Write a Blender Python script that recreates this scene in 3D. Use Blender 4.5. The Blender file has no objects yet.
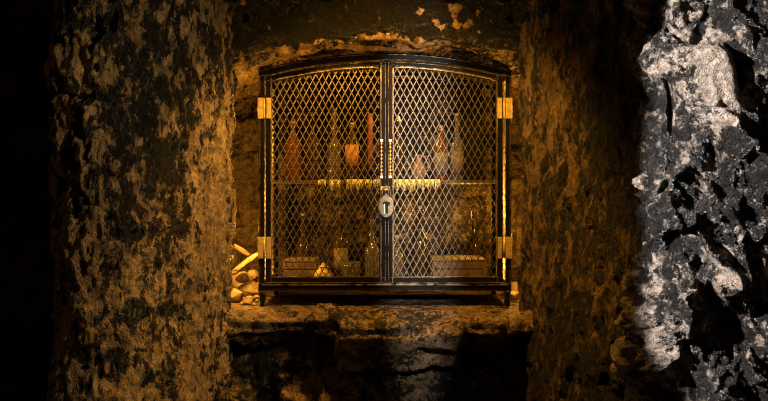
import bpy, bmesh, math, random
import numpy as np
from mathutils import Vector, Matrix
PI = math.pi
C = bpy.context.scene.collection
CAMZ = 1.4           # camera height; geometry is first written relative to it, then lifted

# ------------------------------------------------------------------ helpers
def W(px, py, y):
    """world x,z (relative to camera height) of a pixel at depth y"""
    d = 3.0 + y
    return (px-384)/825*d, (200.5-py)/825*d

def hash3(i, j, k, seed):
    n = (i*73856093) ^ (j*19349663) ^ (k*83492791) ^ (seed*2654435)
    n = (n ^ (n >> 13)) * 1274126177
    n = n & 0x7fffffff
    n = (n ^ (n >> 16)) * 668265263 & 0x7fffffff
    return ((n >> 5) & 0xfffff) / 1048575.0

def vnoise(P, seed=0):
    """smooth value noise, -1..1, P (...,3)"""
    P = np.asarray(P, float)
    f = np.floor(P); t = P-f; i = f.astype(np.int64)
    t = t*t*t*(t*(t*6-15)+10)
    r = 0
    for a in (0, 1):
        wa = t[..., 0] if a else 1-t[..., 0]
        for b in (0, 1):
            wb = t[..., 1] if b else 1-t[..., 1]
            for c in (0, 1):
                wc = t[..., 2] if c else 1-t[..., 2]
                r = r + wa*wb*wc*hash3(i[..., 0]+a, i[..., 1]+b, i[..., 2]+c, seed)
    return r*2-1

def fbm(P, scale, octs=4, seed=0, gain=.5):
    r = 0; a = 1; tot = 0
    P = np.asarray(P)*scale
    for o in range(octs):
        r = r + a*vnoise(P+o*17.3, seed+o); tot += a
        a *= gain; P = P*2.03
    return r/tot

def ridged(P, scale, octs=4, seed=0):
    r = 0; a = 1; tot = 0
    P = np.asarray(P)*scale
    for o in range(octs):
        r = r + a*(1-np.abs(vnoise(P+o*9.1, seed+o))*2); tot += a
        a *= .5; P = P*2.1
    return r/tot

def facets(P, scale, seed, tilt=.5):
    """fractured-stone facets: each cell is a tilted plane at its own height"""
    P = np.asarray(P)*scale; f = np.floor(P).astype(np.int64)
    best = np.full(P.shape[:-1], 9.); sec = best.copy(); val = best*0
    for i in (-1, 0, 1):
        for j in (-1, 0, 1):
            for k in (-1, 0, 1):
                a, b, c = f[..., 0]+i, f[..., 1]+j, f[..., 2]+k
                q = np.stack([a+hash3(a, b, c, seed), b+hash3(a, b, c, seed+1), c+hash3(a, b, c, seed+2)], -1)
                d = P-q; r = (d*d).sum(-1)
                t = np.stack([hash3(a, b, c, seed+3), hash3(a, b, c, seed+4), hash3(a, b, c, seed+5)], -1)-.5
                h = hash3(a, b, c, seed+6)-.5+tilt*2*(t*d).sum(-1)
                near = r < best
                sec = np.where(near, best, np.minimum(sec, r)); val = np.where(near, h, val); best = np.where(near, r, best)
    return val*sstep(0, .12, np.sqrt(sec)-np.sqrt(best))

def sstep(a, b, x):
    t = np.clip((x-a)/(b-a), 0, 1)
    return t*t*(3-2*t)

def masonry(U, V, uw, vh, joint, seed):
    """irregular coursed stones: returns (depth 0..1 of the joint, random per stone)"""
    row = np.floor(V/vh)
    off = hash3(row.astype(np.int64), row.astype(np.int64)*0, row.astype(np.int64)*0+3, seed)
    w = uw*(.75+.6*hash3(row.astype(np.int64), row.astype(np.int64)*0+7, row.astype(np.int64)*0, seed))
    uu = U/w+off*3
    col = np.floor(uu)
    fu = (uu-col)*w; fv = V-row*vh
    d = np.minimum(np.minimum(fu, w-fu), np.minimum(fv, vh-fv))
    rnd = hash3(row.astype(np.int64), col.astype(np.int64), col.astype(np.int64)*0+11, seed)
    return 1-sstep(0, joint, d), rnd

def grid_obj(name, P, mat, attrs=None, flip=False):
    nu, nv = P.shape[:2]
    idx = np.arange(nu*nv).reshape(nu, nv)
    q = np.stack([idx[:-1, :-1], idx[1:, :-1], idx[1:, 1:], idx[:-1, 1:]], -1).reshape(-1, 4)
    if flip: q = q[:, ::-1]
    me = bpy.data.meshes.new(name)
    me.vertices.add(nu*nv); me.vertices.foreach_set('co', P.reshape(-1).astype(np.float32))
    me.loops.add(q.size); me.loops.foreach_set('vertex_index', q.reshape(-1).astype(np.int32))
    me.polygons.add(len(q)); me.polygons.foreach_set('loop_start', (np.arange(len(q))*4).astype(np.int32))
    me.update(calc_edges=True); me.validate()
    me.polygons.foreach_set('use_smooth', np.ones(len(me.polygons), bool))
    for k, v in (attrs or {}).items():
        a = me.attributes.new(k, 'FLOAT', 'POINT'); a.data.foreach_set('value', v.reshape(-1).astype(np.float32))
    me.materials.append(mat)
    o = bpy.data.objects.new(name, me); C.objects.link(o)
    o['kind'] = 'structure'
    return o

def normals(P, sign=1):
    a = np.gradient(P, axis=0); b = np.gradient(P, axis=1)
    n = np.cross(a, b); n /= np.linalg.norm(n, axis=-1, keepdims=True)+1e-9
    return n*sign

def polyline(pts, step, smooth=0):
    pts = np.array(pts, float)
    d = np.r_[0, np.cumsum(np.linalg.norm(np.diff(pts, axis=0), axis=1))]
    n = int(d[-1]/step)+2
    t = np.linspace(0, d[-1], n)
    r = np.stack([np.interp(t, d, pts[:, k]) for k in range(pts.shape[1])], -1)
    if smooth:
        k = max(1, int(smooth/step))
        for _ in range(2):
            pad = np.concatenate([np.repeat(r[:1], k, 0), r, np.repeat(r[-1:], k, 0)])
            cs = np.cumsum(np.concatenate([pad[:1]*0, pad]), axis=0)
            r2 = (cs[2*k+1:]-cs[:-2*k-1])/(2*k+1)
            r2[0] = r[0]; r2[-1] = r[-1]; r = r2
    return r, t

class MB:
    def __init__(s): s.v = []; s.f = []; s.sm = []
    def add(s, vs, fs, smooth=False):
        b = len(s.v); s.v += [tuple(v) for v in vs]
        s.f += [tuple(i+b for i in f) for f in fs]; s.sm += [smooth]*len(fs)
    def box(s, c, d, rot=None, bev=0):
        """c centre, d full size"""
        if bev:
            bm = bmesh.new(); bmesh.ops.create_cube(bm, size=1)
            for v in bm.verts: v.co = Vector((v.co.x*d[0], v.co.y*d[1], v.co.z*d[2]))
            bmesh.ops.bevel(bm, geom=bm.edges[:], offset=bev, segments=2, affect='EDGES', profile=.6)
            bm.verts.index_update()
            vs = [v.co.copy() for v in bm.verts]; fs = [[v.index for v in f.verts] for f in bm.faces]; bm.free()
        else:
            vs = [Vector((x*d[0]/2, y*d[1]/2, z*d[2]/2)) for x in (-1, 1) for y in (-1, 1) for z in (-1, 1)]
            fs = [(0, 1, 3, 2), (4, 6, 7, 5), (0, 4, 5, 1), (2, 3, 7, 6), (0, 2, 6, 4), (1, 5, 7, 3)]
        if rot is not None: vs = [rot@v for v in vs]
        s.add([v+Vector(c) for v in vs], fs)
    def sweep(s, path, rad, n=8, smooth=True, up=(0, 1, 0), prof=None, closed=False):
        """tube of radius rad (number or list), or profile list of (a,b) in the (side,up) frame"""
        path = [Vector(p) for p in path]; m = len(path); up = Vector(up)
        rings = []
        for i, p in enumerate(path):
            if closed: t = path[(i+1) % m]-path[i-1]
            else: t = path[min(i+1, m-1)]-path[max(i-1, 0)]
            t.normalize(); side = t.cross(up)
            if side.length < 1e-4: side = t.cross(Vector((1, 0, .01)))
            side.normalize(); u = side.cross(t)
            r = rad[i] if isinstance(rad, (list, tuple)) else rad
            pr = prof or [(math.cos(2*PI*k/n)*r, math.sin(2*PI*k/n)*r) for k in range(n)]
            rings.append([p+side*a+u*b for a, b in pr])
        k = len(rings[0]); vs = [v for r in rings for v in r]; fs = []
        for i in range(m if closed else m-1):
            j = (i+1) % m
            for a in range(k): b = (a+1) % k; fs.append((i*k+a, i*k+b, j*k+b, j*k+a))
        if not closed: fs += [tuple(range(k))[::-1], tuple((m-1)*k+a for a in range(k))]
        s.add(vs, fs, smooth)
    def lathe(s, prof, c=(0, 0, 0), n=24, axis='z', sq=(1, 1)):
        c = Vector(c); vs = []; fs = []; m = len(prof)
        for r, z in prof:
            for k in range(n):
                a = 2*PI*k/n
                x, y = r*math.cos(a)*sq[0], r*math.sin(a)*sq[1]
                vs.append(c+(Vector((x, y, z)) if axis == 'z' else Vector((x, -z, y))))
        for i in range(m-1):
            for k in range(n): b = (k+1) % n; fs.append((i*n+k, i*n+b, (i+1)*n+b, (i+1)*n+k))
        fs += [tuple(range(n))[::-1], tuple((m-1)*n+k for k in range(n))]
        s.add(vs, fs, True)
    def build(s, name, mat, parent=None, bevel=0):
        me = bpy.data.meshes.new(name); me.from_pydata(s.v, [], s.f)
        bm = bmesh.new(); bm.from_mesh(me)
        bmesh.ops.recalc_face_normals(bm, faces=bm.faces[:]); bm.to_mesh(me); bm.free()
        me.polygons.foreach_set('use_smooth', s.sm); me.update()
        me.materials.append(mat)
        o = bpy.data.objects.new(name, me); C.objects.link(o)
        if parent: o.parent = parent
        if bevel:
            b = o.modifiers.new('b', 'BEVEL'); b.width = bevel; b.segments = 2; b.limit_method = 'ANGLE'
        return o

def tag(o, label, cat, group=None):
    o['label'] = label; o['category'] = cat
    if group: o['group'] = group
    return o
def thing(name, label, cat, loc=(0, 0, 0), group=None):
    o = bpy.data.objects.new(name, None); C.objects.link(o); o.location = loc
    o.empty_display_size = .05
    return tag(o, label, cat, group)

# ------------------------------------------------------------------ materials
def newmat(name):
    m = bpy.data.materials.new(name); m.use_nodes = True
    return m, m.node_tree.nodes, m.node_tree.links, m.node_tree.nodes['Principled BSDF']

def simple(name, col, rough=.5, metal=0, noise=0, col2=None, bump=0, scale=40, trans=0, spec=.5):
    m, N, L, b = newmat(name)
    b.inputs['Base Color'].default_value = (*col, 1); b.inputs['Roughness'].default_value = rough
    b.inputs['Metallic'].default_value = metal; b.inputs['Transmission Weight'].default_value = trans
    b.inputs['Specular IOR Level'].default_value = spec
    if col2 or bump:
        tc = N.new('ShaderNodeTexCoord'); n = N.new('ShaderNodeTexNoise'); n.inputs['Scale'].default_value = scale
        n.inputs['Detail'].default_value = 5; L.new(tc.outputs['Object'], n.inputs['Vector'])
        if col2:
            cr = N.new('ShaderNodeValToRGB'); cr.color_ramp.elements[0].position = .4; cr.color_ramp.elements[1].position = .62
            cr.color_ramp.elements[0].color = (*col, 1); cr.color_ramp.elements[1].color = (*col2, 1)
            L.new(n.outputs['Fac'], cr.inputs['Fac']); L.new(cr.outputs['Color'], b.inputs['Base Color'])
        if bump:
            bp = N.new('ShaderNodeBump'); bp.inputs['Strength'].default_value = bump; bp.inputs['Distance'].default_value = .003
            L.new(n.outputs['Fac'], bp.inputs['Height']); L.new(bp.outputs['Normal'], b.inputs['Normal'])
    return m

def stone(name, plaster, plaster2, soot_shade, soot_rough=.42, fine=70, bump=1.0, dist=.035, squash=(1, 1, 1), edge=.16, spec=.35, grit=1.8, vary=1.0):
    """mottled wall: attribute 'soot' (0 bare plaster .. 1 black crust, with some light and shade mixed in) roughened by fine noise"""
    m, N, L, b = newmat(name)
    geo = N.new('ShaderNodeNewGeometry'); mp = N.new('ShaderNodeMapping'); mp.inputs['Scale'].default_value = squash
    L.new(geo.outputs['Position'], mp.inputs['Vector'])
    at = N.new('ShaderNodeAttribute'); at.attribute_name = 'soot_shade'
    n1 = N.new('ShaderNodeTexNoise'); n1.inputs['Scale'].default_value = fine; n1.inputs['Detail'].default_value = 6; n1.inputs['Roughness'].default_value = .65
    n2 = N.new('ShaderNodeTexNoise'); n2.inputs['Scale'].default_value = 9; n2.inputs['Detail'].default_value = 7; n2.inputs['Roughness'].default_value = .6
    for n in (n1, n2): L.new(mp.outputs['Vector'], n.inputs['Vector'])
    n3 = N.new('ShaderNodeTexNoise'); n3.inputs['Scale'].default_value = fine*.38; n3.inputs['Detail'].default_value = 4
    n3.inputs['Distortion'].default_value = .6; L.new(mp.outputs['Vector'], n3.inputs['Vector'])
    av = N.new('ShaderNodeMath'); av.operation = 'ADD'; L.new(n1.outputs['Fac'], av.inputs[0]); L.new(n3.outputs['Fac'], av.inputs[1])
    ma = N.new('ShaderNodeMath'); ma.operation = 'MULTIPLY_ADD'; ma.inputs[1].default_value = grit
    L.new(av.outputs[0], ma.inputs[0])
    sub = N.new('ShaderNodeMath'); sub.operation = 'ADD'; sub.inputs[1].default_value = -grit
    L.new(at.outputs['Fac'], sub.inputs[0]); L.new(sub.outputs[0], ma.inputs[2])
    mr = N.new('ShaderNodeMapRange'); mr.interpolation_type = 'SMOOTHSTEP'
    mr.inputs['From Min'].default_value = .5-edge; mr.inputs['From Max'].default_value = .5+edge
    L.new(ma.outputs[0], mr.inputs['Value'])
    cr = N.new('ShaderNodeValToRGB'); cr.color_ramp.elements[0].position = .35; cr.color_ramp.elements[1].position = .65
    cr.color_ramp.elements[0].color = (*plaster2, 1); cr.color_ramp.elements[1].color = (*plaster, 1)
    L.new(n2.outputs['Fac'], cr.inputs['Fac'])
    mx = N.new('ShaderNodeMix'); mx.data_type = 'RGBA'; L.new(mr.outputs['Result'], mx.inputs['Factor'])
    L.new(cr.outputs['Color'], mx.inputs[6]); mx.inputs[7].default_value = (*soot_shade, 1)
    # grime and worn flecks: brightness varies over a few millimetres to a few centimetres
    n4 = N.new('ShaderNodeTexNoise'); n4.inputs['Scale'].default_value = fine*.6; n4.inputs['Detail'].default_value = 8; n4.inputs['Roughness'].default_value = .75
    L.new(mp.outputs['Vector'], n4.inputs['Vector'])
    vr = N.new('ShaderNodeMapRange'); vr.inputs['From Min'].default_value = .34; vr.inputs['From Max'].default_value = .66
    vr.inputs['To Min'].default_value = 1-.75*vary; vr.inputs['To Max'].default_value = 1+.5*vary; L.new(n4.outputs['Fac'], vr.inputs['Value'])
    ml = N.new('ShaderNodeVectorMath'); ml.operation = 'SCALE'; L.new(mx.outputs[2], ml.inputs[0]); L.new(vr.outputs['Result'], ml.inputs['Scale'])
    L.new(ml.outputs[0], b.inputs['Base Color'])
    rr = N.new('ShaderNodeMapRange'); rr.inputs['To Min'].default_value = .85; rr.inputs['To Max'].default_value = soot_rough
    L.new(mr.outputs['Result'], rr.inputs['Value']); L.new(rr.outputs['Result'], b.inputs['Roughness'])
    b.inputs['Specular IOR Level'].default_value = spec
    h = N.new('ShaderNodeMath'); h.operation = 'MULTIPLY_ADD'; h.inputs[1].default_value = -.5
    L.new(mr.outputs['Result'], h.inputs[0]); L.new(av.outputs[0], h.inputs[2])
    h2 = N.new('ShaderNodeMath'); h2.operation = 'MULTIPLY_ADD'; h2.inputs[1].default_value = .8
    L.new(n4.outputs['Fac'], h2.inputs[0]); L.new(h.outputs[0], h2.inputs[2]); h = h2
    bp = N.new('ShaderNodeBump'); bp.inputs['Strength'].default_value = bump; bp.inputs['Distance'].default_value = dist
    L.new(h.outputs[0], bp.inputs['Height']); L.new(bp.outputs['Normal'], b.inputs['Normal'])
    return m

M_left = stone('plaster_left', (.40, .27, .13), (.23, .145, .06), (.010, .009, .008), squash=(1, 1, .55))
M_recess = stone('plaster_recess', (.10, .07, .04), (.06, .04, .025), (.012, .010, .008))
M_right = stone('plaster_right', (.20, .125, .055), (.12, .075, .035), (.010, .008, .006), squash=(1, 1, .45))
M_rock = stone('hewn_rock', (.55, .44, .36), (.36, .28, .22), (.027, .025, .024), soot_rough=.30, fine=60, bump=1.0, dist=.06, spec=.45)
M_above = stone('sooty_lintel', (.46, .29, .12), (.28, .16, .06), (.006, .005, .004), squash=(1, 1, 1))
M_soffit = M_above
M_ledge = stone('ledge_stone', (.44, .29, .15), (.27, .165, .08), (.03, .025, .02), soot_rough=.6)
M_back = stone('niche_stone', (.40, .27, .13), (.26, .16, .07), (.05, .033, .018), soot_rough=.7)
M_floor = stone('floor_stone', (.12, .10, .08), (.08, .06, .05), (.03, .025, .02))

M_iron = simple('black_iron', (.004, .0036, .003), .45, 0, col2=(.008, .006, .004), bump=.06, scale=60, spec=.07)
def edge_highlights(m, col, radius=.0032):
    """highlights painted as bright metal lines along the edges"""
    N, L = m.node_tree.nodes, m.node_tree.links; b = N['Principled BSDF']
    bv = N.new('ShaderNodeBevel'); bv.inputs['Radius'].default_value = radius; bv.samples = 6
    ge = N.new('ShaderNodeNewGeometry'); dt = N.new('ShaderNodeVectorMath'); dt.operation = 'DOT_PRODUCT'
    L.new(bv.outputs['Normal'], dt.inputs[0]); L.new(ge.outputs['Normal'], dt.inputs[1])
    nz = N.new('ShaderNodeTexNoise'); nz.inputs['Scale'].default_value = 35; nz.inputs['Detail'].default_value = 4
    L.new(ge.outputs['Position'], nz.inputs['Vector'])
    mr = N.new('ShaderNodeMapRange'); mr.inputs['From Min'].default_value = .985; mr.inputs['From Max'].default_value = .93
    L.new(dt.outputs['Value'], mr.inputs['Value'])
    m2 = N.new('ShaderNodeMapRange'); m2.inputs['From Min'].default_value = .38; m2.inputs['From Max'].default_value = .55
    L.new(nz.outputs['Fac'], m2.inputs['Value'])
    mu = N.new('ShaderNodeMath'); mu.operation = 'MULTIPLY'; L.new(mr.outputs['Result'], mu.inputs[0]); L.new(m2.outputs['Result'], mu.inputs[1])
    src = b.inputs['Base Color'].links[0].from_socket
    mx = N.new('ShaderNodeMix'); mx.data_type = 'RGBA'; L.new(mu.outputs[0], mx.inputs['Factor']); L.new(src, mx.inputs[6]); mx.inputs[7].default_value = (*col, 1)
    L.new(mx.outputs[2], b.inputs['Base Color']); L.new(mu.outputs[0], b.inputs['Metallic'])
edge_highlights(M_iron, (.55, .42, .26))  # bright highlight lines painted on the iron edges
M_mesh = simple('expanded_metal', (.15, .115, .075), .38, .85, col2=(.33, .26, .18), bump=.2, scale=90)
M_brass = simple('worn_brass', (.62, .46, .17), .45, .45, col2=(.45, .32, .11), bump=.2, scale=80)
M_steel = simple('padlock_metal', (.20, .165, .115), .42, .6, col2=(.11, .09, .06), bump=.3, scale=120)
M_bead = simple('twisted_bar_metal', (.80, .60, .30), .30, .8)
M_shelf = simple('dark_shelf_board', (.05, .03, .018), .6, 0, col2=(.08, .05, .025), bump=.3, scale=20)
M_wood = simple('old_crate_wood', (.17, .10, .045), .7, 0, col2=(.10, .055, .025), bump=.5, scale=25)
M_amber = simple('amber_glass', (.42, .14, .02), .12, 0, trans=.75)
M_dark = simple('dark_glass', (.06, .035, .012), .12, 0, trans=.35)
M_green = simple('clear_glass', (.50, .42, .28), .10, 0, trans=.85)
M_label = simple('faded_label', (.60, .28, .08), .8, col2=(.42, .18, .05), scale=60)
M_plabel = simple('pale_label', (.20, .15, .09), .8, col2=(.10, .07, .04), scale=120)
M_red = simple('red_wax', (.26, .07, .025), .5, col2=(.18, .04, .015), scale=30)
M_cork = simple('cork', (.35, .22, .10), .85)
M_clay = simple('pale_clay', (.26, .16, .09), .7, col2=(.18, .11, .06), bump=.3, scale=50)
M_black = simple('blackened_tin', (.004, .0035, .003), .7, 0, spec=.1)
M_fringe = simple('yellow_straw', (.90, .85, .18), .55, 0, col2=(.75, .60, .08), scale=60)
M_yellow = simple('ochre_ceramic', (.62, .40, .13), .45, 0, col2=(.40, .22, .06), bump=.3, scale=45)
M_rub = simple('rubble_stone', (.42, .30, .16), .85, 0, col2=(.25, .16, .08), bump=.8, scale=35)
M_key = simple('keyhole_black', (.004, .004, .004), .8)

# ------------------------------------------------------------------ the setting
def plan_wall(name, prof, zr, step, mat, dispf, sootf, sign, smooth=.03):
    r, s = polyline(prof, step, smooth)
    z = np.arange(zr[0], zr[1]+step, step)
    P = np.zeros((len(r), len(z), 3)); P[..., 0] = r[:, None, 0]; P[..., 1] = r[:, None, 1]; P[..., 2] = z[None, :]
    n = normals(P, sign)
    S = np.broadcast_to(s[:, None], P.shape[:2])
    d = dispf(P, S)
    Q = P+n*d[..., None]
    return grid_obj(name, Q, mat, {'soot_shade': sootf(P, S, d)}, flip=(sign < 0))

# left pillar: runs from the recess round the worn corner into the niche
def d_left(P, S):
    q = P*np.array([1, 1, .5])
    d = .030*fbm(P, 3.2, 3, 1)+.014*fbm(q, 11, 4, 5)+.006*ridged(q, 30, 3, 9)+.018*facets(q, 20, 211)+.010*(ridged(q, 42, 3, 213)-.3)+.005*fbm(q, 75, 2, 215)
    d += .0035*fbm(P, 90, 2, 14)
    # open horizontal joint at the upper left
    j = np.exp(-((P[..., 2]-.30-.02*fbm(P, 5, 2, 33))/.008)**2)*sstep(-.62, -.75, P[..., 0])
    return d-.016*j
def s_left(P, S, d):
    z = P[..., 2]; x = P[..., 0]
    q = P*np.array([1, 1, .38])
    m = .50+.5*fbm(P, 7, 5, 21, .6)+.35*fbm(P, 30, 3, 23)+.35*fbm(q, 22, 3, 25)
    m += .24*sstep(-.22, -.05, z)-.12                       # bare lower plaster, crusted upper part
    m -= .55*np.exp(-(((x+.86)/.035)**2+((z-.42)/.07)**2))       # light patch near the top
    m -= .30*sstep(.55, .80, z)*0
    m -= .34*sstep(-.60, -.54, x)*sstep(.45, .1, z)*sstep(-.50, -.2, z)   # inner jamb is paler at mid height
    m += .30*sstep(-.56, -.53, x)*sstep(-.25, -.35, z)
    return np.clip(m-.55*(d/.03)*.25-.25*sstep(-.01, .03, P[..., 1])*sstep(-.75, -.7, x), 0, 1)  # wall inside the niche paler, lamp light put into the mask
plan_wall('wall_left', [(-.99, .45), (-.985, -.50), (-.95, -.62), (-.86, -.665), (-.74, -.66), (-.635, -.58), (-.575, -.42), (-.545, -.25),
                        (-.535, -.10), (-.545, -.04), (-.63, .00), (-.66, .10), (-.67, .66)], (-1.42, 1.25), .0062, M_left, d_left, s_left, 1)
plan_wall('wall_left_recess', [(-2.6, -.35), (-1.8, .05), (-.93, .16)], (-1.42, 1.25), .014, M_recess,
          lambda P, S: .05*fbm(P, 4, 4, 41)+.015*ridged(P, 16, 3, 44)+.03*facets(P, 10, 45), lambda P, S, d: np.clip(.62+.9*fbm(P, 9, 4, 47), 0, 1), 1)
# right jamb
def d_right(P, S):
    q = P*np.array([1, 1, .4])
    return .022*fbm(P, 4, 3, 61)+.012*fbm(q, 14, 4, 63)+.006*ridged(q, 34, 3, 66)+.003*fbm(P, 90, 2, 68)+.014*facets(q, 20, 221)+.010*(ridged(q, 40, 3, 223)-.3)
def s_right(P, S, d):
    q = P*np.array([1, 1, .35])
    z = P[..., 2]; x = P[..., 0]
    m = .60+.6*fbm(q, 9, 5, 71, .6)-.12*sstep(.60, .50, x)*sstep(.55, .3, z)+.14*sstep(.58, .68, x)+.14*sstep(-.15, -.38, z)  # lower jamb darker, shade put into the mask
    return np.clip(m-d*5-.35*sstep(-.01, .03, P[..., 1])*sstep(.68, .6, x), 0, 1)  # side wall inside the niche paler, orange light painted in
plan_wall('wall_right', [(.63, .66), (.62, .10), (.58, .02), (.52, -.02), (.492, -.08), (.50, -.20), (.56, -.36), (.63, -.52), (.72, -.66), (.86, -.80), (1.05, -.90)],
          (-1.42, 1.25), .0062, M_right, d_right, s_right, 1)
# hewn rock face projecting towards the viewer on the right
def d_rock(P, S):
    w = P+np.stack([fbm(P, 3, 3, 90), fbm(P, 3, 3, 91), fbm(P, 3, 3, 92)], -1)*.09
    q = w*np.array([1, 1, .75])
    # diagonal grain: rotate about the view axis and stretch
    ca, sa = math.cos(.75), math.sin(.75)
    g = np.stack([w[..., 0]*ca-w[..., 2]*sa, w[..., 1], w[..., 0]*sa+w[..., 2]*ca], -1)*np.array([.55, 1, 1.15])
    low = sstep(.05, -.25, P[..., 2])
    d = .030*fbm(w, 3.6, 2, 81)+.070*(ridged(g, 4.2, 3, 84)-.35)*(.7+.5*low)
    d += .034*facets(P+.5*(w-P), 9, 231, .7)+.018*facets(g, 24, 241, .7)
    d += .026*(ridged(g, 13, 3, 243)-.35)+.010*(ridged(w, 34, 3, 245)-.3)+.005*fbm(P, 80, 3, 95)
    # deep hollows seen in the upper part
    vis = sstep(-.80, -.90, P[..., 1])
    d = np.clip(d, -.045, .070)
    for (px, py, rx, rz, a, yy) in ((664, 95, .013, .08, .045, -.95), (748, 78, .016, .075, .050, -1.04), (722, 150, .018, .06, .035, -1.02), (690, 205, .05, .018, .03, -1.0), (655, 165, .014, .04, .03, -.93),
                                   (762, 215, .03, .03, .03, -1.05), (705, 265, .05, .018, .035, -1.0), (735, 330, .04, .03, .03, -1.03)):
        x0, z0 = W(px, py, yy)
        d = d-vis*a*np.exp(-((P[..., 0]-x0+.15*(P[..., 2]-z0))/rx)**2-((P[..., 2]-z0)/rz)**2)
    x0, z0 = W(730, 76, -1.02)
    k = vis*np.exp(-((w[..., 0]-x0+.25*(w[..., 2]-z0))/.060)**4-((w[..., 2]-z0)/.085)**4)
    d = d*(1-.75*k)+k*(.028+.006*fbm(P, 40, 3, 87))                                    # the pale slab
    return d
def s_rock(P, S, d):
    w = P+np.stack([fbm(P, 6, 3, 97), fbm(P, 6, 3, 98), fbm(P, 6, 3, 99)], -1)*.05
    m = .68+.42*fbm(w, 4.5, 3, 101, .5)+.30*fbm(P, 22, 4, 102)-.5*(d-.01)*8*.35+.12*sstep(.80, .88, P[..., 0])+.25*fbm(w, 30, 3, 105)-d*.8
    x0, z0 = W(730, 76, -1.02)
    m -= .75*np.exp(-((w[..., 0]-x0+.25*(w[..., 2]-z0))/.060)**4-((w[..., 2]-z0)/.085)**4)
    m -= .10*sstep(-.10, -.3, P[..., 2])*sstep(.78, .70, P[..., 0])
    return np.clip(m, 0, 1)
plan_wall('wall_right_rock', [(1.0, -.62), (.80, -.72), (.675, -.82), (.645, -.90), (.68, -.965), (.82, -1.00), (1.10, -1.03), (1.5, -1.3), (1.7, -3.6)],
          (-1.42, 1.25), .0048, M_rock, d_rock, s_rock, 1, .02)

# niche soffit and the wall above it: one surface
def arch(x): return .565-.34*x*x
def wall_above():
    step = .0075
    pr, s = polyline([(.70, 0), (-.08, .0), (-.125, .012), (-.15, .045), (-.16, .12), (-.17, .80)], step, .012)
    x = np.arange(-1.0, 1.0, step)
    P = np.zeros((len(pr), len(x), 3)); P[..., 0] = x[None]; P[..., 1] = pr[:, None, 0]; P[..., 2] = pr[:, None, 1]+arch(x)[None]
    n = normals(P, -1)
    q = P*np.array([.30, 1, 1])
    # height above the arch, so layers follow its curve
    h = P[..., 2]-arch(P[..., 0])
    L = np.stack([P[..., 0]*.35, P[..., 1]*2.4+h*1.5+.3*fbm(P, 3, 2, 7), h*2.0], -1)
    under = sstep(.030, .004, h)
    d = under*(.018*ridged(L, 12, 3, 111)+.012*np.tanh(4*vnoise(L*18, 114)))+.016*fbm(P, 5, 3, 117)+(1-under)*(.012*fbm(P, 18, 4, 118)+.010*vnoise(P*30, 6))
    T = np.stack([P[..., 0]*2.2, P[..., 1]*22+h*60+2.5*fbm(P, 5, 3, 113), h*12], -1)
    tv = vnoise(T, 116); d += under*.012*np.tanh(6*tv)+.004*fbm(P, 60, 3, 119)
    m = 1.12+.6*fbm(P, 10, 4, 121, .6)
    for (px, py, r) in ((461, 24, .030), (470, 25, .02), (437, 22, .020), (455, 8, .03), (441, 26, .02), (420, 14, .02), (395, 16, .015), (480, 32, .015), (540, 55, .02), (506, 45, .012), (243, 3, .012), (478, 12, .02)):
        x0, z0 = W(px, py, -.16); m -= 1.1*np.exp(-((P[..., 0]-x0)**2+(P[..., 2]-z0)**2)/(r*r*.6))*(.6+1.2*np.clip(fbm(P, 30, 3, 128)+.3, 0, 1))  # small spots of white light painted as pale flecks
    mu = .30-.45*np.tanh(4*tv)*.6+.5*fbm(T, 1.7, 3, 131, .6)  # soffit and lip kept pale in the mask to look lit
    m = m*(1-under)+mu*under
    Q = P+n*d[..., None]
    return grid_obj('wall_above', Q, M_above, {'soot_shade': np.clip(m, 0, 1)}, flip=True)
wall_above()

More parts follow.
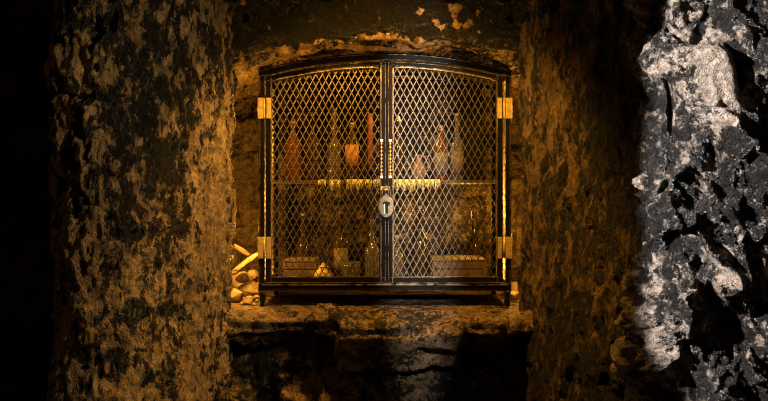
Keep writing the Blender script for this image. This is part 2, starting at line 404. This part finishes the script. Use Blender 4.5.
# ledge and the masonry below it: one surface
LZ = -.386
def wall_below():
    step = .007
    pr, s = polyline([(.72, 0), (-.10, 0), (-.15, -.008), (-.17, -.03), (-.165, -.075), (-.11, -.105), (-.06, -.15), (-.045, -.30), (-.05, -1.04)], step, .014)
    x = np.arange(-.80, .80, step)
    P = np.zeros((len(pr), len(x), 3)); P[..., 0] = x[None]; P[..., 1] = pr[:, None, 0]; P[..., 2] = pr[:, None, 1]+LZ
    n = normals(P, 1)
    z = P[..., 2]; X = P[..., 0]
    front = sstep(-.08, -.12, P[..., 1])*sstep(LZ-.10, LZ-.03, z)+sstep(LZ-.06, LZ-.10, z)
    front = np.clip(front, 0, 1)
    jd, rnd = masonry(X+.02*fbm(P, 6, 2, 141), z+.02*fbm(P, 5, 2, 143), .26, .15, .02, 5)
    d = front*(.012*(rnd-.5)-.007*jd+.034*fbm(P, 5, 4, 145)+.010*fbm(P, 22, 4, 146)+.030*facets(P*np.array([.7,1,1.3]), 9, 251)+.010*facets(P, 26, 253))
    d += (1-front)*(.002*fbm(P, 12, 4, 147)+.0018*fbm(P, 40, 2, 149))
    away = sstep(.0, -.06, P[..., 1])*(1-front)
    d += away*(.010*fbm(P, 9, 4, 148)-.004)
    wx = X+.035*fbm(P, 7, 3, 151); wz = z+.022*fbm(P, 9, 3, 152)
    def blk(px0, px1, py0, py1, amp, e=.018):
        x0, z1 = W(px0, py0, -.14); x1, z0 = W(px1, py1, -.14)
        return amp*sstep(x0-e*.3, x0+e*.7, wx)*sstep(x1+e, x1-e, wx)*sstep(z0-e*.3, z0+e*.7, wz)*sstep(z1+e*3, z1-e*2, wz)
    off = blk(336, 455, 318, 372, .125)+blk(318, 430, 378, 440, .075, .03)+blk(276, 322, 366, 440, .05, .035)+blk(440, 520, 330, 350, .02)+blk(215, 250, 372, 440, .07)
    # slab edge wanders in and out
    lip = sstep(-.10, -.14, P[..., 1])*sstep(LZ-.12, LZ-.06, z)
    lipd = .035*fbm(np.stack([X, X*0, z*2.0], -1), 6, 3, 155)+.014*np.tanh(4*vnoise(np.stack([X*5, X*0, z*60], -1), 157))
    Q = P+n*(d+lip*lipd*.8)[..., None]
    Q[..., 1] -= off
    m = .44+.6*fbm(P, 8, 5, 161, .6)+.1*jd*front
    m = m+.22*front*(1-np.clip(off/.06, 0, 1))*(1-lip)-.10*(1-front)  # recessed face darker than blocks and lip, ledge top paler
    return grid_obj('wall_below', Q, M_ledge, {'soot_shade': np.clip(m, 0, 1)}, flip=False)
wall_below()

# back of the niche
def wall_back():
    step = .007
    x = np.arange(-.85, .85, step); z = np.arange(-.55, .72, step)
    P = np.zeros((len(x), len(z), 3)); P[..., 0] = x[:, None]; P[..., 2] = z[None]; P[..., 1] = .62
    jd, rnd = masonry(P[..., 0]+.06*fbm(P, 5, 3, 171), P[..., 2]+.05*fbm(P, 5, 3, 173), .17, .115, .022, 9)
    d = .03*(rnd-.5)-.016*jd+.03*fbm(P, 7, 4, 175)+.045*facets(P*np.array([.7,1,1.2]), 11, 261)+.014*facets(P, 30, 263)+.010*ridged(P, 20, 3, 177)+.005*fbm(P, 60, 2, 178)
    Q = P.copy(); Q[..., 1] -= d
    m = .64-.56*sstep(.42, .50, np.abs(P[..., 0]))+.6*fbm(P, 8, 4, 179)+.15*jd  # pale sides and dark centre paint the lamp glow into the mask
    return grid_obj('wall_back', Q, M_back, {'soot_shade': np.clip(m, 0, 1)}, flip=False)
wall_back()

def slab(name, x0, x1, y0, y1, z, mat, up):
    step = .03
    x = np.arange(x0, x1, step); y = np.arange(y0, y1, step)
    P = np.zeros((len(x), len(y), 3)); P[..., 0] = x[:, None]; P[..., 1] = y[None]; P[..., 2] = z
    P[..., 2] += .008*fbm(P, 4, 3, 191)
    return grid_obj(name, P, mat, {'soot_shade': np.clip(.5+.8*fbm(P, 6, 3, 193), 0, 1)}, flip=not up)
slab('floor', -2.7, 1.7, -4.2, .75, -1.4, M_floor, True)

# ------------------------------------------------------------------ the mesh cabinet
cab = thing('mesh_cabinet', 'black iron wire mesh cabinet with arched top and two doors standing in the stone niche', 'cabinet', (0, 0, LZ))
CO = Vector((0, 0, -LZ))      # parts are written in camera-relative z and moved under the Empty
def part(mb, name, mat, parent=cab, bevel=0):
    o = mb.build(name, mat, parent, bevel)
    if parent is cab: o.location = CO
    return o
XL, XR = -.4565, .4635; ZB = -.330; DEP = .40
def ztop(x):       # outer top edge
    t = (x-.003)/.46
    return .537-.062*t*t
def fz(py): return (200.5-py)/275
def fx(px): return (px-384)/275
PW = .022
for (x0, y0) in ((XL, 0), (XR-PW, 0), (XL, DEP-PW), (XR-PW, DEP-PW)):
    m = MB(); zt = ztop(x0+PW/2)-.006
    # angle iron: two flanges
    m.box((x0+PW/2, y0+.0025 if y0 == 0 else y0+PW-.0025, (zt+ZB)/2), (PW, .005, zt-ZB))
    xs = x0+.0025 if x0 < 0 else x0+PW-.0025
    m.box((xs, y0+PW/2, (zt+ZB)/2), (.005, PW, zt-ZB))
    part(m, 'corner_post', M_iron, bevel=.0012)
    m = MB(); cx = x0+PW/2+(.003 if x0 < 0 else -.003)
    m.box((cx, y0+PW/2, (ZB+LZ)/2+.001), (.019, .019, ZB-LZ+.004), bev=.0015)
    m.box((cx, y0+PW/2, ZB-.004), (.025, .025, .006), bev=.0015)
    part(m, 'leg', M_iron)
def arch_bar(m, x0, x1, dz0, dz1, y0, y1, n=28):
    """bar following the arch between offsets dz0<dz1 below the top"""
    vs = []; fs = []
    for i in range(n+1):
        x = x0+(x1-x0)*i/n; z = ztop(x)
        vs += [(x, y0, z+dz0), (x, y0, z+dz1), (x, y1, z+dz1), (x, y1, z+dz0)]
    for i in range(n):
        for a in range(4): b = (a+1) % 4; fs.append((i*4+a, i*4+b, i*4+4+b, i*4+4+a))
    fs += [(0, 1, 2, 3), (n*4+3, n*4+2, n*4+1, n*4)]
    m.add(vs, fs)
for y0 in (-.003, DEP-.004):
    m = MB(); arch_bar(m, XL, XR, -.026, 0, y0, y0+.007); arch_bar(m, XL, XR, -.006, 0, y0, y0+.022) if y0 < 0 else None
    part(m, 'top_rail', M_iron, bevel=.0015)
for y0 in (-.002, DEP-.008):
    m = MB(); m.box(((XL+XR)/2, y0+.005, (fz(283)+fz(291))/2), (XR-XL, .010, fz(283)-fz(291)), bev=.0012)
    if y0 < 0: m.box(((XL+XR)/2, y0-.002, fz(284.8)), (XR-XL-.03, .008, .004), bev=.001)
    part(m, 'bottom_rail', M_iron)
for xs in (XL+.004, XR-.004):
    m = MB(); m.box((xs, DEP/2, fz(287)), (.008, DEP-.02, .028), bev=.001); part(m, 'side_rail', M_iron)
    m = MB(); m.box((xs, DEP/2, fz(73)), (.008, DEP-.02, .022), bev=.001); part(m, 'side_rail', M_iron)
m = MB(); m.box(((XL+XR)/2, DEP/2, ZB+.014), (XR-XL-.014, DEP-.012, .006))
part(m, 'floor_panel', M_shelf)
SZ = fz(182)      # shelf height
m = MB(); m.box(((XL+XR)/2, .225, SZ+.004), (XR-XL-.05, .33, .010), bev=.002)
shelf = part(m, 'shelf', M_shelf)

def mesh_panel(m, u0, u1, zlo, zhi, place, w=.0236, h=.0447, t=.0031, seed=0):
    """expanded metal: interlocking zigzag strands. zhi is a function of u; place(u,off,z)->point"""
    hw = w/2; k0 = int(math.floor(u0/hw)); k1 = int(math.ceil(u1/hw))
    rnd = random.Random(seed)
    for k in range(k0, k1):
        base = k*hw; 
        nseg = int((zhi((u0+u1)/2)+.2-zlo)/(h/2))+2
        pts = []
        for j in range(nseg+1):
            u = base+(hw if (j+k) % 2 else 0); z = zlo+j*h/2-.004
            if pts:
                # subdivide: short vertical knuckle then slanted strand
                pu, pz = pts[-1][0], pts[-1][1]
                pts.append((pu+(u-pu)*.5, (pz+z)/2, .0))
            pts.append((u, z, .0012 if (j+k) % 2 else -.0012))
        run = []
        def flush(run):
            if len(run) < 2: return
            vs = []; fs = []
            for i, (u, z, o) in enumerate(run):
                a = run[min(i+1, len(run)-1)]; b = run[max(i-1, 0)]
                du, dz = a[0]-b[0], a[1]-b[1]; l = math.hypot(du, dz) or 1
                nx, nz = dz/l, -du/l
                if abs(du) < hw*.3: nx, nz = 1, 0
                tw = .0002
                for (sa, sb) in ((-1, -1), (1, -1), (1, 1), (-1, 1)):
                    vs.append(place(u+nx*t/2*sa, o+sb*.0008+sa*tw, z+nz*t/2*sa))
            n = len(run)
            for i in range(n-1):
                for a in range(4): b = (a+1) % 4; fs.append((i*4+a, i*4+b, i*4+4+b, i*4+4+a))
            fs += [(3, 2, 1, 0), (n*4-4, n*4-3, n*4-2, n*4-1)]
            m.add(vs, fs)
        for p in pts:
            if u0-.001 <= p[0] <= u1+.001 and p[1] <= zhi(p[0])+.004: run.append(p)
            else: flush(run); run = []
        flush(run)

def door(xa, xb, side):
    """side -1 left, +1 right. frame members in front plane y -0.010..0.004"""
    d = MB(); y0, y1 = -.009, .005
    zb0, zb1 = fz(282.3), fz(277.2)
    so, si = .020, .016
    lo, hi = (so, si) if side < 0 else (si, so)
    top_out = lambda x: ztop(x)-.034; top_in = lambda x: ztop(x)-.050
    n = 20; vs = []; fs = []
    def strip(x0, x1, zl, zh, y0=y0, y1=y1):
        vs = []; fs = []
        for i in range(n+1):
            x = x0+(x1-x0)*i/n
            vs += [(x, y0, zl(x)), (x, y0, zh(x)), (x, y1, zh(x)), (x, y1, zl(x))]
        for i in range(n):
            for a in range(4): b = (a+1) % 4; fs.append((i*4+a, i*4+b, i*4+4+b, i*4+4+a))
        fs += [(0, 1, 2, 3), (n*4+3, n*4+2, n*4+1, n*4)]; d.add(vs, fs)
    strip(xa, xb, top_in, top_out)
    strip(xa, xb, lambda x: zb0, lambda x: zb1)
    strip(xa, xa+lo, lambda x: zb0, top_out, y0-.0005, y1+.0005)
    strip(xb-hi, xb, lambda x: zb0, top_out, y0-.0005, y1+.0005)
    o = part(d, 'door', M_iron, bevel=.0018)
    # inner lip round the mesh, a thin worn rod
    lip = MB(); a, b = xa+lo+.002, xb-hi-.002
    path = [(a, y0-.001, fz(276.2))]+[(a, y0-.001, top_in(a)-.006)]
    path += [(a+(b-a)*i/14, y0-.001, top_in(a+(b-a)*i/14)-.003) for i in range(1, 14)]
    path += [(b, y0-.001, top_in(b)-.006), (b, y0-.001, fz(276.2))]
    lip.sweep(path, .0024, 6, closed=True)
    part(lip, 'inner_rim', M_rim, o)
    mm = MB()
    mesh_panel(mm, a+.002, b-.002, fz(276), lambda x: top_in(x)-.004, lambda u, of, z: (u, -.0005+of, z), seed=side)
    part(mm, 'mesh_panel', M_mesh, o)
    hx = xa if side < 0 else xb
    for py in (108.5, 247.5):
        h = MB(); z = fz(py); s = side
        hh = (20.5 if py < 200 else 21.5)/275
        ox = XL if side < 0 else XR
        h.box((ox-s*.011, -.0115, z), (.023, .008, hh), bev=.0015)          # leaf on post
        h.box((hx-s*.012, -.0125, z), (.016, .008, hh), bev=.0015)          # leaf on door
        h.sweep([(hx+s*.004, -.014, z-hh/2+.002), (hx+s*.004, -.014, z+hh/2-.002)], .0042, 10)
        part(h, 'hinge', M_brass, o)
    # beaded twisted pull bar
    bx = fx(381.6) if side < 0 else fx(390.2)
    p = MB(); z0, z1 = fz(176), fz(142)
    nb = 9
    for i in range(nb):
        zz = z0+(z1-z0)*(i+.5)/nb; r = .0060
        p.lathe([(.0016, -.0070), (.0018, -.0042), (r*.8, -.0030), (r, 0), (r*.8, .0030), (.0018, .0042), (.0016, .0070)], (bx, -.019, zz), 10)
    part(p, 'beaded_pull', M_bead, o)
    for zz in (z0-.004, z1+.004):
        p = MB(); p.box((bx, -.014, zz), (.012, .014, .010), bev=.002); part(p, 'pull_bracket', M_bead, o)
    return o
M_rim = simple('worn_rim_steel', (.16, .13, .09), .35, .8, col2=(.32, .26, .18), scale=70)
xc0, xc1 = fx(385.6), fx(388.2)
door(fx(265.8), xc0, -1)
door(xc1, fx(502.6), 1)
m = MB(); m.box(((xc0+xc1)/2, .010, (fz(283)+ztop(0)-.02)/2), (.020, .008, ztop(0)-.02-fz(283)), bev=.001)
part(m, 'centre_post', M_iron)
# side mesh
for xs in (XL+.0045, XR-.0045):
    m = MB(); mesh_panel(m, .022, DEP-.022, fz(285), lambda u: fz(75), lambda u, of, z: (xs+of, u, z)); part(m, 'side_mesh', M_mesh)
m = MB(); mesh_panel(m, XL+.01, XR-.01, .024, lambda u: DEP-.012, lambda u, of, z: (u, z, ztop(u)-.010+of)); part(m, 'top_mesh', M_mesh)
# hasp
m = MB(); hx, hz = fx(386.5), fz(188)
m.box((hx-.004, -.0155, fz(188.5)), (.034, .004, .014), bev=.001)
m.sweep([(hx+.006*math.cos(a), -.019-.008*math.sin(a), hz) for a in [PI*i/8 for i in range(9)]], .0018, 6)
part(m, 'hasp', M_brass)

# padlock
PLX, PLZ, PLY = fx(386.3), fz(205.5), -.030
pad = thing('padlock', 'old heart-shaped steel padlock hanging from the hasp between the two cabinet doors', 'padlock', (PLX, PLY, PLZ))
out = []
for i in range(40):
    a = 2*PI*i/40; c, s = math.cos(a), math.sin(a)
    x = .0245*c; z = -.004+.041*s*.84 if s < 0 else .002+.034*s
    if s > 0: x *= 1-.50*s**4
    x *= 1+.10*math.exp(-((s-.62)/.16)**2)
    x *= 1-.10*math.exp(-((s-.25)/.14)**2)
    if s < 0: x *= (1-.06*s*s)
    out.append((x, z))
m = MB(); n = len(out); vs = []; rings = [(.90, -.0085), (1, -.0055), (1, .0055), (.90, .0085)]
for sc, y in rings: vs += [(x*sc, y, z*sc) for x, z in out]
fs = [(i*n+k, i*n+(k+1) % n, (i+1)*n+(k+1) % n, (i+1)*n+k) for i in range(3) for k in range(n)]
fs += [tuple(range(n)), tuple(3*n+k for k in range(n))[::-1]]
m.add(vs, fs); m.build('lock_body', M_steel, pad)
m = MB()
path = [(-.012, 0, .020)]+[(.0125*math.cos(a)*1.0, 0, .040+.018*math.sin(a)) for a in [PI-PI*i/10 for i in range(11)]]+[(.012, 0, .020)]
m.sweep(path, .0030, 8, up=(0, 1, 0)); m.build('shackle', M_steel, pad)
m = MB(); m.lathe([(.0001, .0), (.0085, .0), (.0085, .0015), (.0001, .0015)], (0, -.0085, .005), 16, axis='y')
m.box((0, -.0095, .0075), (.022, .0016, .0062)); m.box((.001, -.0095, -.009), (.0085, .0016, .030))
kk = m.build('keyhole', M_key, pad); kk['label'] = 'black T-shaped keyhole'
m = MB(); m.box((-.0055, -.0102, -.010), (.0035, .002, .030), bev=.0005); m.build('keyhole_cover', M_bead, pad)

pad.scale = (1.18, 1.1, 1.18)
# ------------------------------------------------------------------ contents
SH = SZ+.0092
FL = ZB+.0172
def bottle(px, y, r, h, mat, label, cat='bottle', neck=.35, lab=None, cork=M_cork, base=SH, group=None, sq=(1, 1), labfrac=(.15, .5)):
    x = (px-384)/825*(3+y)
    t = thing('bottle', label, cat, (x, y, base), group)
    nr = r*.34; hb = h*(1-neck)
    m = MB()
    m.lathe([(r*.6, 0), (r*.92, .0015), (r, r*.18), (r, hb*.86), (r*.93, hb*.93), (r*.7, hb), (nr*1.15, hb+r*.55), (nr, hb+r*.8), (nr, h-.012), (nr*1.3, h-.010), (nr*1.3, h-.003), (nr*.9, h)], n=22, sq=sq)
    m.build('glass', mat, t)
    m = MB(); m.lathe([(nr*.75, h-.001), (nr*.85, h+.010), (nr*.6, h+.012)], n=12); m.build('stopper', cork, t)
    if lab:
        m = MB(); z0, z1 = hb*labfrac[0], hb*(labfrac[1]+.25)
        vs = []; fs = []; k = 12
        for i in range(k+1):
            a = -PI/2-1.1+2.2*i/k
            for rr in (r+.0006, r+.0014):
                for z in (z0, z1): vs.append((rr*math.cos(a)*sq[0], rr*math.sin(a)*sq[1], z))
        for i in range(k):
            b = i*4
            for (p, q) in ((0, 1), (1, 3), (3, 2), (2, 0)): fs.append((b+p, b+q, b+4+q, b+4+p))
        fs += [(0, 1, 3, 2), (k*4+2, k*4+3, k*4+1, k*4)]
        m.add(vs, fs, True); m.build('paper_label', lab, t)
    return t
# upper shelf, left to right
bottle(293, .20, .030, .22, M_amber, 'squat amber glass bottle at the left end of the upper shelf', neck=.30)
bottle(312, .28, .032, .26, M_dark, 'dark glass bottle on the upper shelf right of the leftmost amber bottle', neck=.35)
bottle(334, .20, .027, .27, M_green, 'clear glass bottle with a long neck on the upper shelf, left door', neck=.45)
bottle(352, .16, .028, .21, M_dark, 'dark bottle with an orange paper label on the upper shelf, left door', neck=.28, lab=M_label, labfrac=(.35, .65))
bottle(398, .22, .028, .24, M_dark, 'dark bottle on the upper shelf just right of the door bars', neck=.4)
bottle(441, .16, .028, .20, M_amber, 'amber bottle with a pale square label behind the right door', neck=.30, lab=M_plabel)
bottle(457, .20, .026, .25, M_green, 'slender clear bottle with a pale label beside the dark tin', neck=.4, lab=M_plabel)
# tall red candle
x = (370-384)/825*3.2
t = thing('candle', 'tall red wax candle on the upper shelf beside the door bars', 'candle', (x, .20, SH))
m = MB(); m.lathe([(.026, 0), (.028, .004), (.012, .010), (.014, .030), (.017, .033), (.017, .040), (.011, .041)]); m.build('holder', M_black, t)
m = MB(); m.lathe([(.0105, .040), (.0110, .10), (.0102, .22), (.0095, .258), (.004, .262)]); m.build('wax', M_red, t)
m = MB(); m.lathe([(.001, .261), (.0012, .270)], n=6); m.build('wick', M_black, t)
# clay figurine-like jug
x = (419-384)/825*3.16
t = thing('clay_jug', 'small pale clay jug on the upper shelf behind the right door', 'jug', (x, .16, SH))
m = MB(); m.lathe([(.018, 0), (.026, .008), (.030, .03), (.026, .055), (.014, .072), (.012, .088), (.017, .098), (.013, .099), (.009, .086)]); m.build('jug_body', M_clay, t)
m = MB(); m.sweep([(.013, 0, .090), (.030, 0, .092), (.040, 0, .075), (.036, 0, .055), (.027, 0, .045)], .0035, 8); m.build('handle', M_clay, t)
# dark tin box upright
x0 = (471-384)/825*3.24
t = thing('tin_box', 'tall black tin box standing at the right end of the upper shelf', 'box', (x0, .24, SH))
m = MB(); m.box((0, 0, .140), (.088, .075, .280), bev=.004); m.build('box_body', M_black, t)
m = MB(); m.box((0, 0, .294), (.093, .080, .026), bev=.004); m.build('lid', M_black, t)

# ragged straw fringe hanging from the shelf edge
m = MB(); rnd = random.Random(4)
segs = [(319, 326, 2), (330, 341, 6), (347, 372, 6), (374, 381, 4), (391, 404, 6), (404, 424, 8), (424, 440, 5)]
ys = .052
for a, b, dep in segs:
    X0, X1 = (a-384)/825*3.055, (b-384)/825*3.055
    nn = int((X1-X0)/.0022)
    for i in range(nn):
        xx = X0+(X1-X0)*i/nn; u = i/nn
        dd = (.006+dep*.0036*(.35+.65*abs(math.sin(u*PI*2.2+a)))*rnd.uniform(.5, 1.15))
        m.sweep([(xx, ys+.010, SZ+.0105), (xx, ys, SZ+.010), (xx+rnd.uniform(-.002, .002), ys-.002, SZ), (xx+rnd.uniform(-.005, .005), ys-.001+rnd.uniform(-.003, .003), SZ-dd)], .0013, 4, up=(0, 1, .2))
fr = m.build('straw_fringe', M_fringe); tag(fr, 'ragged yellow straw fringe hanging over the front edge of the cabinet shelf', 'straw'); fr['kind'] = 'stuff'

# lower compartment
def crate(px0, px1, h, y0, y1, label, mat=M_wood):
    ym = y0; xa, xb = (px0-384)/825*(3+y0), (px1-384)/825*(3+y0)
    w, dp = xb-xa, y1-y0
    t = thing('wooden_crate', label, 'crate', ((xa+xb)/2, (y0+y1)/2, FL))
    nsl = 3; sh = h/nsl
    for (sx, sy, ln, along) in ((0, -dp/2+.005, w, 'x'), (0, dp/2-.005, w, 'x'), (-w/2+.005, 0, dp-.022, 'y'), (w/2-.005, 0, dp-.022, 'y')):
        m = MB()
        for k in range(nsl):
            d = (ln, .009, sh-.004) if along == 'x' else (.009, ln, sh-.004)
            m.box((sx, sy, sh*(k+.5)), d, bev=.0012)
        m.build('side_slats', mat, t)
    m = MB()
    for k in range(4): m.box((-w/2+w*(k+.5)/4, 0, h+.004), (w/4-.003, dp, .008), bev=.0012)
    m.build('lid', mat, t)
crate(283, 316, .080, .10, .30, 'low wooden crate at the left end of the cabinet floor')
crate(432, 487, .085, .08, .32, 'wide low wooden crate at the right end of the cabinet floor')
# round ochre pot
x = (323-384)/825*3.09
t = thing('round_jar', 'round ochre jar on the cabinet floor between the left crate and the cut glass tumbler', 'jar', (x+.003, .068, FL))
m = MB(); m.lathe([(.015, 0), (.026, .006), (.0335, .022), (.034, .034), (.028, .050), (.018, .058), (.020, .064)], n=24); m.build('jar_body', M_yellow, t)
m = MB(); m.lathe([(.021, .0645), (.021, .068), (.008, .073), (.006, .080), (.001, .082)], n=18); m.build('lid', M_yellow, t)
# cut glass tumbler
x = (351-384)/825*3.08
t = thing('tumbler', 'cut glass tumbler on the cabinet floor near the middle, left of the door bars', 'glass', (x, .08, FL))
m = MB(); nn = 20
prof = [(.028, 0), (.031, .004), (.033, .03), (.035, .062), (.036, .085), (.0325, .085), (.030, .03), (.028, .012)]
m.lathe(prof, n=nn)
m.build('glass_body', M_green, t)
m = MB()
for k in range(10):
    for sgn in (1, -1):
        a0 = 2*PI*k/10
        pth = [(.0355*math.cos(a0+sgn*u*.9)*(.93+.07*u), .0355*math.sin(a0+sgn*u*.9)*(.93+.07*u), .012+.062*u) for u in [i/6 for i in range(7)]]
        m.sweep(pth, .0013, 4)
m.build('cut_pattern', M_green, t)
# further bottles on the cabinet floor
bottle(303, .345, .028, .25, M_dark, 'dark bottle at the back of the cabinet floor behind the left crate', neck=.4, base=FL)
bottle(341, .24, .030, .26, M_dark, 'dark bottle at the back of the cabinet floor behind the round jar', neck=.35, base=FL, lab=M_plabel)
bottle(372, .20, .028, .23, M_green, 'clear bottle on the cabinet floor behind the left door edge', neck=.4, base=FL)
bottle(397, .12, .026, .17, M_green, 'short clear bottle on the cabinet floor right of the padlock', neck=.35, base=FL)
bottle(420, .26, .032, .28, M_dark, 'tall dark bottle on the cabinet floor left of the wide crate', neck=.38, base=FL)
bottle(474, .355, .026, .27, M_dark, 'slim dark bottle behind the wide crate at the right end', neck=.42, base=FL)

# ------------------------------------------------------------------ rubble beside the cabinet
def rock(px, y, z, r, sc, seed, label, group=None, rot=0):
    bm = bmesh.new(); bmesh.ops.create_icosphere(bm, subdivisions=4, radius=1)
    v = np.array([x.co[:] for x in bm.verts])
    rs = np.random.RandomState(seed)
    # cut facets: clamp against random planes for an angular stone
    for _ in range(11):
        nrm = rs.normal(size=3); nrm /= np.linalg.norm(nrm); dcut = rs.uniform(.62, .86)
        p = v@nrm; ex = np.maximum(p-dcut, 0); v = v-ex[:, None]*nrm*.92
    v *= (1+.10*fbm(v, 2.5, 3, seed))[:, None]
    v = v*np.array(sc)*r
    for q, co in zip(bm.verts, v): q.co = Vector(co)
    bmesh.ops.rotate(bm, verts=bm.verts[:], cent=(0, 0, 0), matrix=Matrix.Rotation(rot, 3, 'Z'))
    mz = min(q.co.z for q in bm.verts)
    for q in bm.verts: q.co.z -= mz
    me = bpy.data.meshes.new('rubble_stone'); bm.to_mesh(me); bm.free(); me.materials.append(M_rub)
    o = bpy.data.objects.new('rubble_stone', me); C.objects.link(o)
    o.location = ((px-384)/825*(3+y), y, z)
    return tag(o, label, 'stone', group)
G = 'loose rubble left of the cabinet'; LG = 'small broken stone in the rubble beside the left cabinet leg'
Z = LZ-.002
rock(236, .13, Z, .036, (1, 1, .8), 1, LG, G)
rock(249, .05, Z, .024, (1, .8, .8), 2, LG, G)
rock(248, .22, Z, .042, (1.1, .9, .9), 3, 'largest broken stone in the pile left of the cabinet', None)
rock(236, .34, Z, .045, (1, 1, 1.2), 4, LG, G)
rock(256, .34, Z, .036, (1, .9, 1), 5, LG, G)
rock(242, .22, Z+.066, .030, (1, 1, .8), 6, LG, G)
rock(253, .32, Z+.062, .030, (1, 1, .8), 7, LG, G)
for k, (px, y, r) in enumerate(((243, .06, .011), (252, .12, .013), (243, .17, .012), (257, .20, .015), (254, .03, .010), (257, .12, .010), (238, .24, .014))):
    rock(px, y, Z, r, (1, .9, .8), 30+k, LG, G, k)
o = rock(247, .165, 0, .034, (2.1, .62, .42), 21, 'long flat stone splinter leaning on the rubble left of the cabinet')
o.name = 'stone_splinter'; o.location.z = W(247, 264, .16)[1]-.01; o.rotation_euler = (0.15, -math.radians(38), math.radians(12))
o = rock(239, .27, 0, .024, (1.9, .62, .45), 22, 'short flat stone chip tilted above the long splinter left of the cabinet')
o.name = 'stone_splinter'; o.location.z = W(239, 249, .26)[1]-.01; o.rotation_euler = (-.2, math.radians(35), 0)
rock(514, .20, Z, .026, (1, 1, .8), 11, 'broken stone on the ledge right of the cabinet, nearest the right leg')
rock(515, .33, Z, .032, (.9, .9, 1.1), 12, 'broken stone on the ledge right of the cabinet, farthest back')

# ------------------------------------------------------------------ lights
def light(name, kind, loc, energy, col, size=.05, target=None, **kw):
    l = bpy.data.lights.new(name, kind); l.energy = energy; l.color = col
    if kind in ('POINT', 'SPOT'): l.shadow_soft_size = size
    if kind == 'AREA': l.size = size
    for k, v in kw.items(): setattr(l, k, v)
    o = bpy.data.objects.new(name, l); C.objects.link(o); o.location = loc
    if target is not None: o.rotation_euler = (Vector(target)-Vector(loc)).to_track_quat('-Z', 'Y').to_euler()
    return o
OR = (1, .49, .06)
light('niche_lamp_left', 'POINT', (-.500, .07, -.10), 5.5, OR, .02)
light('niche_lamp_right', 'POINT', (.500, .08, -.14), 3.2, OR, .02)
light('niche_lamp_back', 'POINT', (.34, .46, -.06), 1.5, OR, .05)
light('cabinet_fill', 'POINT', (.08, .22, .33), .9, (1, .62, .20), .04)  # added fill with no visible source, makes the amber bottles glow
light('hanging_lamp', 'SPOT', (.02, -.72, .95), 76, (1, .48, .06), .05, target=(0, -.12, -.40), spot_size=math.radians(92), spot_blend=.55)
w = light('soffit_fill', 'SPOT', (.0, -.80, -.95), 75, (1, .51, .08), .04, target=(0, -.06, .56), spot_size=math.radians(30), spot_blend=.6)  # unseen spot added low in front to brighten the soffit
w.scale = (1.7, 1, 1)
light('tunnel_lamp', 'SPOT', (.92, -1.45, .55), 62, (1, .73, .36), .04, target=(-.75, -.60, -.05), spot_size=math.radians(56), spot_blend=.9)
light('tunnel_fill', 'POINT', (-.9, -2.9, .7), 7, (1, .55, .25), .1)
w = light('doorway_light', 'SPOT', (.10, -3.0, .45), 260, (1, .95, .90), .03, target=(.13, 0, .08), spot_size=math.radians(22), spot_blend=1)
w.scale = (.30, 1.7, 1)
w = light('rock_lamp', 'SPOT', (-.60, -1.60, .48), 340, (1, .94, .89), .02, target=(1.20, -1.44, .05), spot_size=math.radians(49), spot_blend=.12)
w.scale = (1, 1.22, 1)
light('niche_fill_upper_left', 'POINT', (-.500, .0, .33), .7, OR, .02)  # added fill, brightens the left soffit corner and upper gap
light('niche_fill_upper_right', 'POINT', (.497, .0, .33), 1.6, OR, .02)  # matching added fill for the right end of the soffit

wd = bpy.data.worlds.new('world'); bpy.context.scene.world = wd; wd.use_nodes = True
wd.node_tree.nodes['Background'].inputs[0].default_value = (.5, .35, .2, 1)
wd.node_tree.nodes['Background'].inputs[1].default_value = .004

cam = bpy.data.cameras.new('camera'); co = bpy.data.objects.new('camera', cam); C.objects.link(co)
co.location = (0, -3, 0); co.rotation_euler = (PI/2, 0, 0)
cam.sensor_width = 36; cam.lens = 825/768*36; cam.clip_start = .05
bpy.context.scene.camera = co
for o in list(C.objects):
    if o.parent is None: o.location.z += CAMZ
cy = bpy.context.scene.cycles; cy.filter_width = 1.1; cy.denoising_prefilter = 'NONE'
vs = bpy.context.scene.view_settings
vs.view_transform = 'Standard'; vs.look = 'None'; vs.gamma = 1; vs.exposure = .65; vs.use_curve_mapping = False
